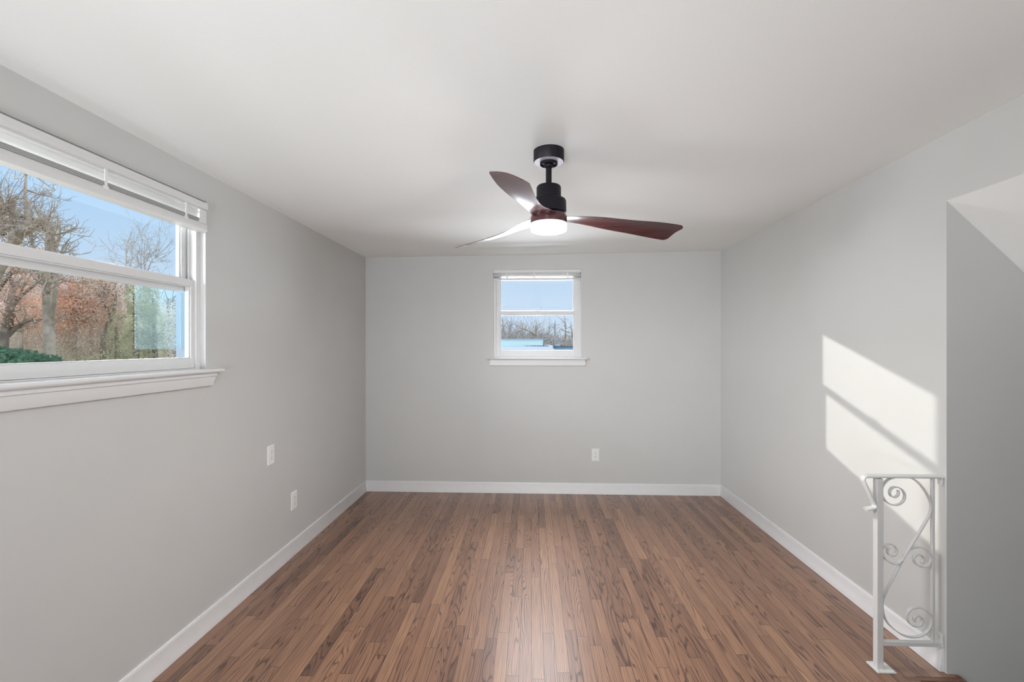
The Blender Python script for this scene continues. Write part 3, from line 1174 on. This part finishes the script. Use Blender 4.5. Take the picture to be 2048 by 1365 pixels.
def grow(q, p, d, ln, r, depth, rn, bend=0.25, rmin=0.006, kids=3, up=0.05):
    pts, rs = [p.copy()], [r]
    n = 4 if depth > 0 else 3
    for i in range(n):
        d = (d + rvec(rn) * bend * 0.5 + Vector((0, 0, up))).normalized()
        p = p + d * (ln / n)
        pts.append(p.copy())
        rs.append(max(rmin * 0.6, r * (1 - 0.62 * (i + 1) / n)))
    q.tube(pts, rs, 5 if r > 0.03 else 3)
    if depth > 0:
        for k in range(kids):
            i = rn.randint(1, n)
            nd = (d + rvec(rn) * 0.75).normalized()
            grow(q, pts[i], nd, ln * rn.uniform(0.5, 0.75), max(rmin, rs[i] * 0.62), depth - 1, rn, bend, rmin, kids, up)


def leaves(q, c, rad, n, size, rn, fill=0.35, cone=False):
    for _ in range(n):
        while True:
            u = Vector((rn.uniform(-1, 1), rn.uniform(-1, 1), rn.uniform(-1, 1)))
            if 0.05 < u.length <= 1:
                break
        u = u.normalized() * (fill + (1 - fill) * rn.random() ** 0.5)
        k = 1.0
        if cone:
            k = 1.0 - 0.65 * max(0.0, (u.z + 0.2) / 1.2)
        p = c + Vector((u.x * rad[0] * k, u.y * rad[1] * k, u.z * rad[2]))
        a = rvec(rn).normalized()
        w = a.orthogonal().normalized()
        s = size * rn.uniform(0.6, 1.4)
        v = a.cross(w)
        i = len(q.v)
        q.v += [tuple(p + a * s), tuple(p + w * s * 0.5), tuple(p - a * s), tuple(p - w * s * 0.5)]
        q.face((i, i + 1, i + 2, i + 3))


def limb(q, pts, r0, r1, seg=7):
    pts = spline([Vector(p) for p in pts], 4)
    n = len(pts)
    q.tube(pts, [r0 + (r1 - r0) * i / (n - 1) for i in range(n)], seg)
    return pts


# gnarled vine-hung tree at the left edge
rn = random.Random(3)
t1 = empty('vine_tree', out(-30, 700, 9.0).to_2d().to_3d() + Vector((0, 0, GZ)), 'tall grey tree with an arching shaggy trunk at the left of the wide window', 'tree', 'trees outside the wide window')
Y1 = 9.0
b = MB()
base = out(-45, 700, Y1)
main = [Vector((base.x, base.y, GZ)), out(-38, 640, Y1), out(-12, 560, Y1), out(18, 500, Y1), out(42, 468, Y1), out(70, 448, Y1), out(92, 446, Y1), out(100, 470, Y1), out(96, 520, Y1), out(92, 580, Y1 + 0.2)]
mp = limb(b, main, 0.11, 0.055)
s2 = limb(b, [out(8, 470, Y1), out(0, 440, Y1), out(2, 420, Y1 + .1), out(12, 415, Y1), out(22, 424, Y1), out(20, 455, Y1)], 0.05, 0.03)
s3 = limb(b, [out(42, 468, Y1), out(52, 430, Y1 + .2), out(50, 380, Y1 + .4), out(54, 330, Y1 + .5), out(48, 290, Y1 + .5)], 0.04, 0.015)
for p in (mp[8::1] + s2[2:]):
    for _ in range(4):
        grow(b, p, (rvec(rn) + Vector((0.1, 0, 0.3))).normalized(), rn.uniform(0.25, 0.75), 0.013, 1, rn, 0.5, 0.006, 3)
for (x0_, y0_, x1_, y1_) in ((100, 470, 158, 460), (97, 500, 150, 455), (60, 450, 90, 395), (54, 380, 105, 400), (52, 350, 20, 330), (54, 340, 120, 375), (10, 420, -10, 380), (98, 520, 140, 500)):
    p0_, p1_ = out(x0_, y0_, Y1), out(x1_, y1_, Y1 + 0.2)
    grow(b, p0_, (p1_ - p0_).normalized(), (p1_ - p0_).length, 0.022, 2, rn, 0.35, 0.006, 4)
b.build('trunk', M['bark'], t1, recalc=False)
b = MB()
for p in mp[12:] + s2:
    leaves(b, p, (0.16, 0.16, 0.16), 34, 0.022, rn)
b.build('vine_leaves', M['tan'], t1, recalc=False)


def tree(name, limbs, y, bark, label, seed, twigs=4, tw_len=(0.25, 0.55), tw_r=0.016, leaf=None, leaf_n=30, leaf_r=0.35, leaf_s=0.045, depth=2, group='trees outside the wide window', rmin=0.006):
    """limbs: list of (radius0, radius1, [(px, py), ...]); the first one is the trunk, carried down to the ground"""
    r_ = random.Random(seed)
    q = MB()
    first = out(*limbs[0][2][0], y)
    root = empty(name, (first.x, first.y, GZ), label, 'tree', group)
    tips = []
    for i, (ra, rb, pp) in enumerate(limbs):
        pts = [out(a, c_, y + r_.uniform(-0.15, 0.15)) for a, c_ in pp]
        if i == 0:
            pts = [Vector((first.x, first.y, GZ))] + pts
        res = limb(q, pts, ra, rb)
        cut = len(res) // 2 if i == 0 else len(res) // 4
        for _ in range(twigs):
            p = res[r_.randint(cut, len(res) - 1)]
            dd = (rvec(r_) * 0.7 + Vector((0, 0, 0.6))).normalized()
            grow(q, p, dd, r_.uniform(*tw_len), tw_r, depth, r_, 0.3, rmin, 3, 0.08)
            tips.append(p + dd * 0.5)
        grow(q, res[-1], (res[-1] - res[-2]).normalized(), tw_len[1], rb, 1, r_, 0.3, rmin, 3, 0.08)
    q.build('trunk', bark, root, recalc=False)
    if leaf:
        q = MB()
        for p in tips:
            leaves(q, p, (leaf_r, leaf_r, leaf_r), leaf_n, leaf_s, r_)
        q.build('leaves', leaf, root, recalc=False)
    return root


tree('bare_tree', [(0.13, 0.075, [(98, 720), (96, 640), (92, 575)]), (0.06, 0.03, [(93, 590), (84, 550), (76, 530), (60, 470)]),
                   (0.06, 0.035, [(93, 585), (102, 550), (108, 530), (112, 490)]), (0.05, 0.03, [(104, 640), (110, 590), (114, 548), (120, 520)])],
     9.8, M['bark'], 'brown tree with a forked trunk in the middle of the lower left pane', 5, 5)
tree('bare_tree', [(0.15, 0.06, [(2, 700), (14, 665), (20, 620), (26, 580)]), (0.06, 0.025, [(12, 675), (40, 650), (66, 640)]), (0.05, 0.02, [(20, 620), (40, 595), (80, 562)]),
                   (0.05, 0.02, [(-10, 590), (14, 558), (38, 530)])],
     10.5, M['barkdark'], 'dark crooked tree at the left edge of the lower left pane', 8, 6, leaf=M['rust'], leaf_n=90, leaf_r=0.4, leaf_s=0.026)
tree('slender_tree', [(0.07, 0.03, [(40, 720), (42, 640), (38, 605), (50, 570)]), (0.03, 0.012, [(40, 620), (30, 590), (28, 570)])],
     12.0, M['bark'], 'slender tree with rust leaves between the two thick trunks', 11, 7, leaf=M['rust'], leaf_n=150, leaf_r=0.6, leaf_s=0.032)
tree('slender_tree', [(0.06, 0.02, [(150, 720), (152, 650), (152, 610), (154, 585)]), (0.03, 0.012, [(152, 625), (164, 595), (168, 580)])],
     13.0, M['bark'], 'thin bare tree with sparse rust leaves right of the forked trunk', 12, 8, leaf=M['rust'], leaf_n=230, leaf_r=0.5, leaf_s=0.032)
tree('slender_tree', [(0.06, 0.02, [(184, 720), (182, 650), (178, 620), (184, 590)]), (0.03, 0.01, [(180, 630), (196, 605), (204, 592)])],
     13.6, M['bark'], 'thin tree thick with rust-orange leaves in the lower left pane', 13, 9, leaf=M['rust'], leaf_n=300, leaf_r=0.5, leaf_s=0.032)
tree('slender_tree', [(0.08, 0.03, [(205, 720), (212, 660), (226, 625), (232, 595)]), (0.03, 0.012, [(222, 635), (206, 605), (196, 588)])],
     12.6, M['barkdark'], 'dark leaning tree beside the ivy-covered trees', 14, 7, leaf=M['tan'], leaf_n=130, leaf_r=0.6, leaf_s=0.03)
tree('tall_twiggy_tree', [(0.06, 0.012, [(258, 700), (256, 620), (254, 560), (252, 500)]), (0.02, 0.006, [(254, 560), (262, 525), (268, 515)])],
     14.5, M['barkpale'], 'tall twiggy treetop showing just above the meeting rail, left of two', 15, 8, tw_len=(0.4, 0.9), tw_r=0.012)
tree('tall_twiggy_tree', [(0.07, 0.012, [(292, 700), (291, 620), (290, 550), (288, 510)]), (0.02, 0.006, [(290, 560), (302, 525), (312, 515)]), (0.02, 0.006, [(290, 560), (282, 530), (284, 490)])],
     14.2, M['barkpale'], 'tall twiggy treetop showing just above the meeting rail, right of two', 16, 9, tw_len=(0.4, 0.9), tw_r=0.012)


def ivy(px, ptop, y, rx, label, seed, n=5200):
    r_ = random.Random(seed)
    top = out(px, ptop, y)
    root = empty('ivy_tree', (top.x, top.y, GZ), label, 'tree', 'trees outside the wide window')
    q = MB()
    q.tube([(top.x, top.y, GZ), (top.x + 0.1, top.y, 0.0), (top.x, top.y, top.z - 0.2)], [0.14, 0.1, 0.03], 7)
    q.build('trunk', M['barkdark'], root, recalc=False)
    q = MB()
    h = top.z - GZ
    for k in range(9):
        t = k / 8
        zc_ = GZ + h * (0.06 + 0.90 * t)
        rr = rx * (1.15 - 0.68 * t)
        cx_ = top.x + r_.uniform(-0.18, 0.18) * rx
        leaves(q, Vector((cx_, top.y + r_.uniform(-.2, .2), zc_)), (rr, rr, h * 0.10), n // 9 * 2, 0.028, r_, 0.55)
    q.build('ivy', M['ivy'], root, recalc=False)


ivy(268, 572, 11.6, 0.62, 'tall ivy-covered tree, taller and left of the two olive masses', 21, 6500)
ivy(306, 582, 12.0, 0.50, 'narrower ivy-covered tree beside the pale tinted panel', 22, 4500)
ivy(232, 640, 12.3, 0.60, 'low ivy-covered stump left of the taller olive masses', 23, 3200)

# brush below the trees
rn = random.Random(77)
b = MB()
for _ in range(420):
    px = rn.uniform(-60, 345)
    y = rn.uniform(12.0, 17.0)
    p = out(px, 700, y)
    p.z = GZ
    h = rn.uniform(2.2, 4.3) if px < 240 else rn.uniform(2.0, 3.6)
    grow(b, p, Vector((rn.gauss(0, 0.2), rn.gauss(0, 0.2), 1)).normalized(), h, 0.022, 1, rn, 0.25, 0.009, 3, 0.02)
tag(b.build('brush', M['bark'], recalc=False), 'tangle of bare brown brush filling the ground beyond the wide window', 'brush', kind='stuff')
b = MB()
for _ in range(420):
    px = rn.uniform(-40, 345)
    y = rn.uniform(12.5, 17.0)
    c_ = out(px, rn.uniform(622, 735), y)
    leaves(b, c_, (0.5, 0.5, 0.35), 90, 0.034, rn)
tag(b.build('dry_leaves', M['tan'], recalc=False), 'dry tan leaves hanging in the brush beyond the wide window', 'leaves', kind='stuff')
b = MB()
for _ in range(100):
    px = rn.uniform(30, 215)
    y = rn.uniform(12.5, 16.0)
    c_ = out(px, rn.uniform(588, 655), y)
    leaves(b, c_, (0.5, 0.5, 0.35), 90, 0.034, rn)
tag(b.build('rust_leaves', M['rust'], recalc=False), 'rust-orange leaves in the upper brush behind the forked tree', 'leaves', kind='stuff')

c_ = out(20, 722, 8.2)
b = MB()
ev = empty('evergreen_shrub', (c_.x, c_.y, GZ), 'dark green evergreen shrub in the lower left corner of the wide window', 'shrub')
b.tube([(c_.x, c_.y, GZ), (c_.x, c_.y, c_.z)], [0.06, 0.03], 6)
b.build('stem', M['barkdark'], ev, recalc=False)
b = MB()
for dx, dz, s in ((-0.5, 0.06, 0.5), (0.0, 0.0, 0.5), (0.45, -0.09, 0.4), (-0.2, -0.9, 0.9), (0.1, -2.2, 1.0)):
    leaves(b, c_ + Vector((dx, 0, dz)), (s, 0.5, 0.22 if dz > -0.5 else 0.9), 900, 0.045, rn, 0.4)
b.build('leaves', M['green'], ev, recalc=False)
b = MB()
for _ in range(40):
    p = out(rn.uniform(90, 270), 700, rn.uniform(11, 13))
    leaves(b, Vector((p.x, p.y, rn.uniform(-0.5, 1.25))), (0.5, 0.4, 0.3), 110, 0.032, rn)
tag(b.build('undergrowth', M['ivy'], recalc=False), 'low olive-green undergrowth along the foot of the lower left pane', 'undergrowth', kind='stuff')

tree('slender_tree', [(0.05, 0.02, [(336, 690), (336, 640), (334, 610)])], 19.0, M['barkdark'], 'small dark bare tree behind the pale tinted panel, standing in for a reflected tree', 31, 8, tw_len=(0.6, 1.1), tw_r=0.03, rmin=0.012)  # stands in for a tree reflected in the glass

# flat roofs seen through the back window, sky-lit blue put into their colours
fr = empty('blue_flat_roof', (-4, 14, GZ), 'flat-roofed building coloured with blue sky light at the left foot of the small back window', 'building')
ya = 12.0
xa = out(1086, 680, ya).x
za = out(1040, 679.5, ya).z
b = MB()
b.box(-5, xa, ya, 20, GZ, za)
b.build('parapet', M['bluewall'], fr)
b = MB()
b.box(-5, xa + 0.02, ya - 0.03, 20, za, za + 0.02)
b.build('coping', M['bluepale'], fr)
b = MB()
z1, z0 = out(1040, 693, ya).z, out(1040, 699, 9.6).z
x2 = out(1103, 695, 11.0).x
b.loft([[(-5, 9.4, GZ), (x2, 9.4, GZ), (x2, ya, GZ), (-5, ya, GZ)], [(-5, 9.4, z0), (x2, 9.4, z0), (x2, ya, z1), (-5, ya, z1)]])
b.build('lower_roof', M['bluepale'], fr)
b = MB()
b.box(out(1050, 690, ya).x, xa + 0.0, ya - 0.05, ya, z1, z1 + 0.03)
b.build('white_ledge', M['whitehouse'], fr)
for px in (1066, 1071, 1076.5, 1081, 1086):
    p = out(px, 693, ya - 0.06)
    b = MB()
    b.box(p.x - 0.013, p.x + 0.013, ya - 0.062, ya - 0.05, z1 - 0.012, z1 + 0.018)
    b.build('scupper', M['roofdark'], fr)
b = MB()
q0, q1 = out(1088, 687.5, ya), out(1106, 692, 11.0)
b.loft([[(q0.x, q0.y, q0.z - 0.12), (q0.x, q0.y, q0.z), (q0.x, q0.y + 0.1, q0.z), (q0.x, q0.y + 0.1, q0.z - 0.12)],
        [(q1.x, q1.y, q1.z - 0.12), (q1.x, q1.y, q1.z), (q1.x, q1.y + 0.1, q1.z), (q1.x, q1.y + 0.1, q1.z - 0.12)]])
b.build('curb', M['whitehouse'], fr)

f2 = empty('blue_flat_roof', (2, 13, GZ), 'smaller flat roof coloured with blue sky light at the right foot of the small back window', 'building')
b = MB()
xb, zb = out(1104, 693.5, 11.4).x, out(1104, 693.5, 11.4).z
b.box(xb, 6, 11.4, 17, GZ, zb)
b.build('roof', M['bluedeep'], f2)
b = MB()
b.box(xb - 0.03, 6, 11.33, 11.4, zb - 0.02, zb + 0.012)
b.build('roof_edge', M['roofdark'], f2)
b = MB()
p = out(1116, 691, 13)
b.box(p.x - 0.05, p.x + 0.06, 13, 13.3, zb, p.z + 0.03)
b.build('roof_vent', M['bluepale'], f2)

wh = empty('white_house', (out(1105, 690, 100).x, 100, GZ), 'tiny white house with a grey roof among the distant trees', 'house')
p0, p1 = out(1096, 681, 100), out(1114, 677, 100)
b = MB()
b.box(p0.x, p1.x, 100, 108, GZ, p1.z)
b.build('walls', M['whitehouse'], wh)
b = MB()
zr = out(1100, 671, 100).z
b.loft([[(p0.x - 0.3, 99.7, p1.z), (p1.x + 0.3, 99.7, p1.z), (p1.x + 0.3, 108.3, p1.z), (p0.x - 0.3, 108.3, p1.z)],
        [(p0.x - 0.3, 103.8, zr), (p1.x + 0.3, 103.8, zr), (p1.x + 0.3, 104.2, zr), (p0.x - 0.3, 104.2, zr)]])
b.build('roof', M['roofdark'], wh)

# distant bare trees
G2 = 'distant trees beyond the small back window'
far = [(1006, 655, 40, 'bare grey tree at the far left of the small back window'), (1012, 652, 44, 'leaning bare tree second from the left in the small back window'),
       (1024, 660, 42, 'slanting bare tree left of the centre of the small back window'), (1072, 655, 46, 'dark bare tree with a wide left limb near the centre of the back window'),
       (1098, 662, 50, 'thin bare tree just right of the blue parapet'), (1110, 656, 52, 'tallest of the thin bare trees right of the blue parapet'),
       (1131, 648, 40, 'tall dark bare tree at the right of the small back window'), (1144, 664, 44, 'reddish bare tree at the right edge of the small back window')]
for i, (px, py, y, lab) in enumerate(far):
    lean = {1: 10, 2: 12}.get(i, 0)
    limbs = [(0.13, 0.05, [(px, 690), (px + lean * 0.5, (py + 690) / 2), (px + lean, py)])]
    if i == 3:
        limbs.append((0.09, 0.03, [(1070, 672), (1062, 664), (1052, 661), (1041, 656)]))
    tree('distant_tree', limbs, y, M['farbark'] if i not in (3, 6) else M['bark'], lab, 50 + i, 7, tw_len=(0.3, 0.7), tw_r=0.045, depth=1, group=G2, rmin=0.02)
rn = random.Random(9)
b = MB()
for _ in range(900):
    px = rn.uniform(960, 1190)
    y = rn.uniform(62, 95)
    p = out(px, 690, y)
    p.z = GZ
    h = rn.uniform(3.4, 5.6) * (1.15 if px < 1095 else 0.92)
    grow(b, p, Vector((rn.gauss(0, 0.15), 0, 1)).normalized(), h, 0.09, 1, rn, 0.3, 0.03, 4, 0.02)
for _ in range(260):
    px = rn.uniform(970, 1180)
    c_ = out(px, rn.uniform(672 if px < 1095 else 679, 694), rn.uniform(66, 95))
    leaves(b, c_, (1.6, 1.5, 0.9), 40, 0.16, rn)
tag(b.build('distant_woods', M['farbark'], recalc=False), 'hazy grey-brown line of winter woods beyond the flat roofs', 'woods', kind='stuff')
b = MB()
for _ in range(900):
    px = rn.uniform(-250, 900)
    y = rn.uniform(22, 34)
    p = out(px, 690, y)
    p.z = GZ
    grow(b, p, Vector((rn.gauss(0, 0.15), 0, 1)).normalized(), rn.uniform(2.8, 4.6), 0.05, 1, rn, 0.3, 0.02, 4, 0.02)
for _ in range(760):
    px = rn.uniform(-250, 900)
    c_ = out(px, rn.uniform(648, 760), rn.uniform(23, 34))
    leaves(b, c_, (1.0, 1.0, 0.6), 44, 0.09, rn)
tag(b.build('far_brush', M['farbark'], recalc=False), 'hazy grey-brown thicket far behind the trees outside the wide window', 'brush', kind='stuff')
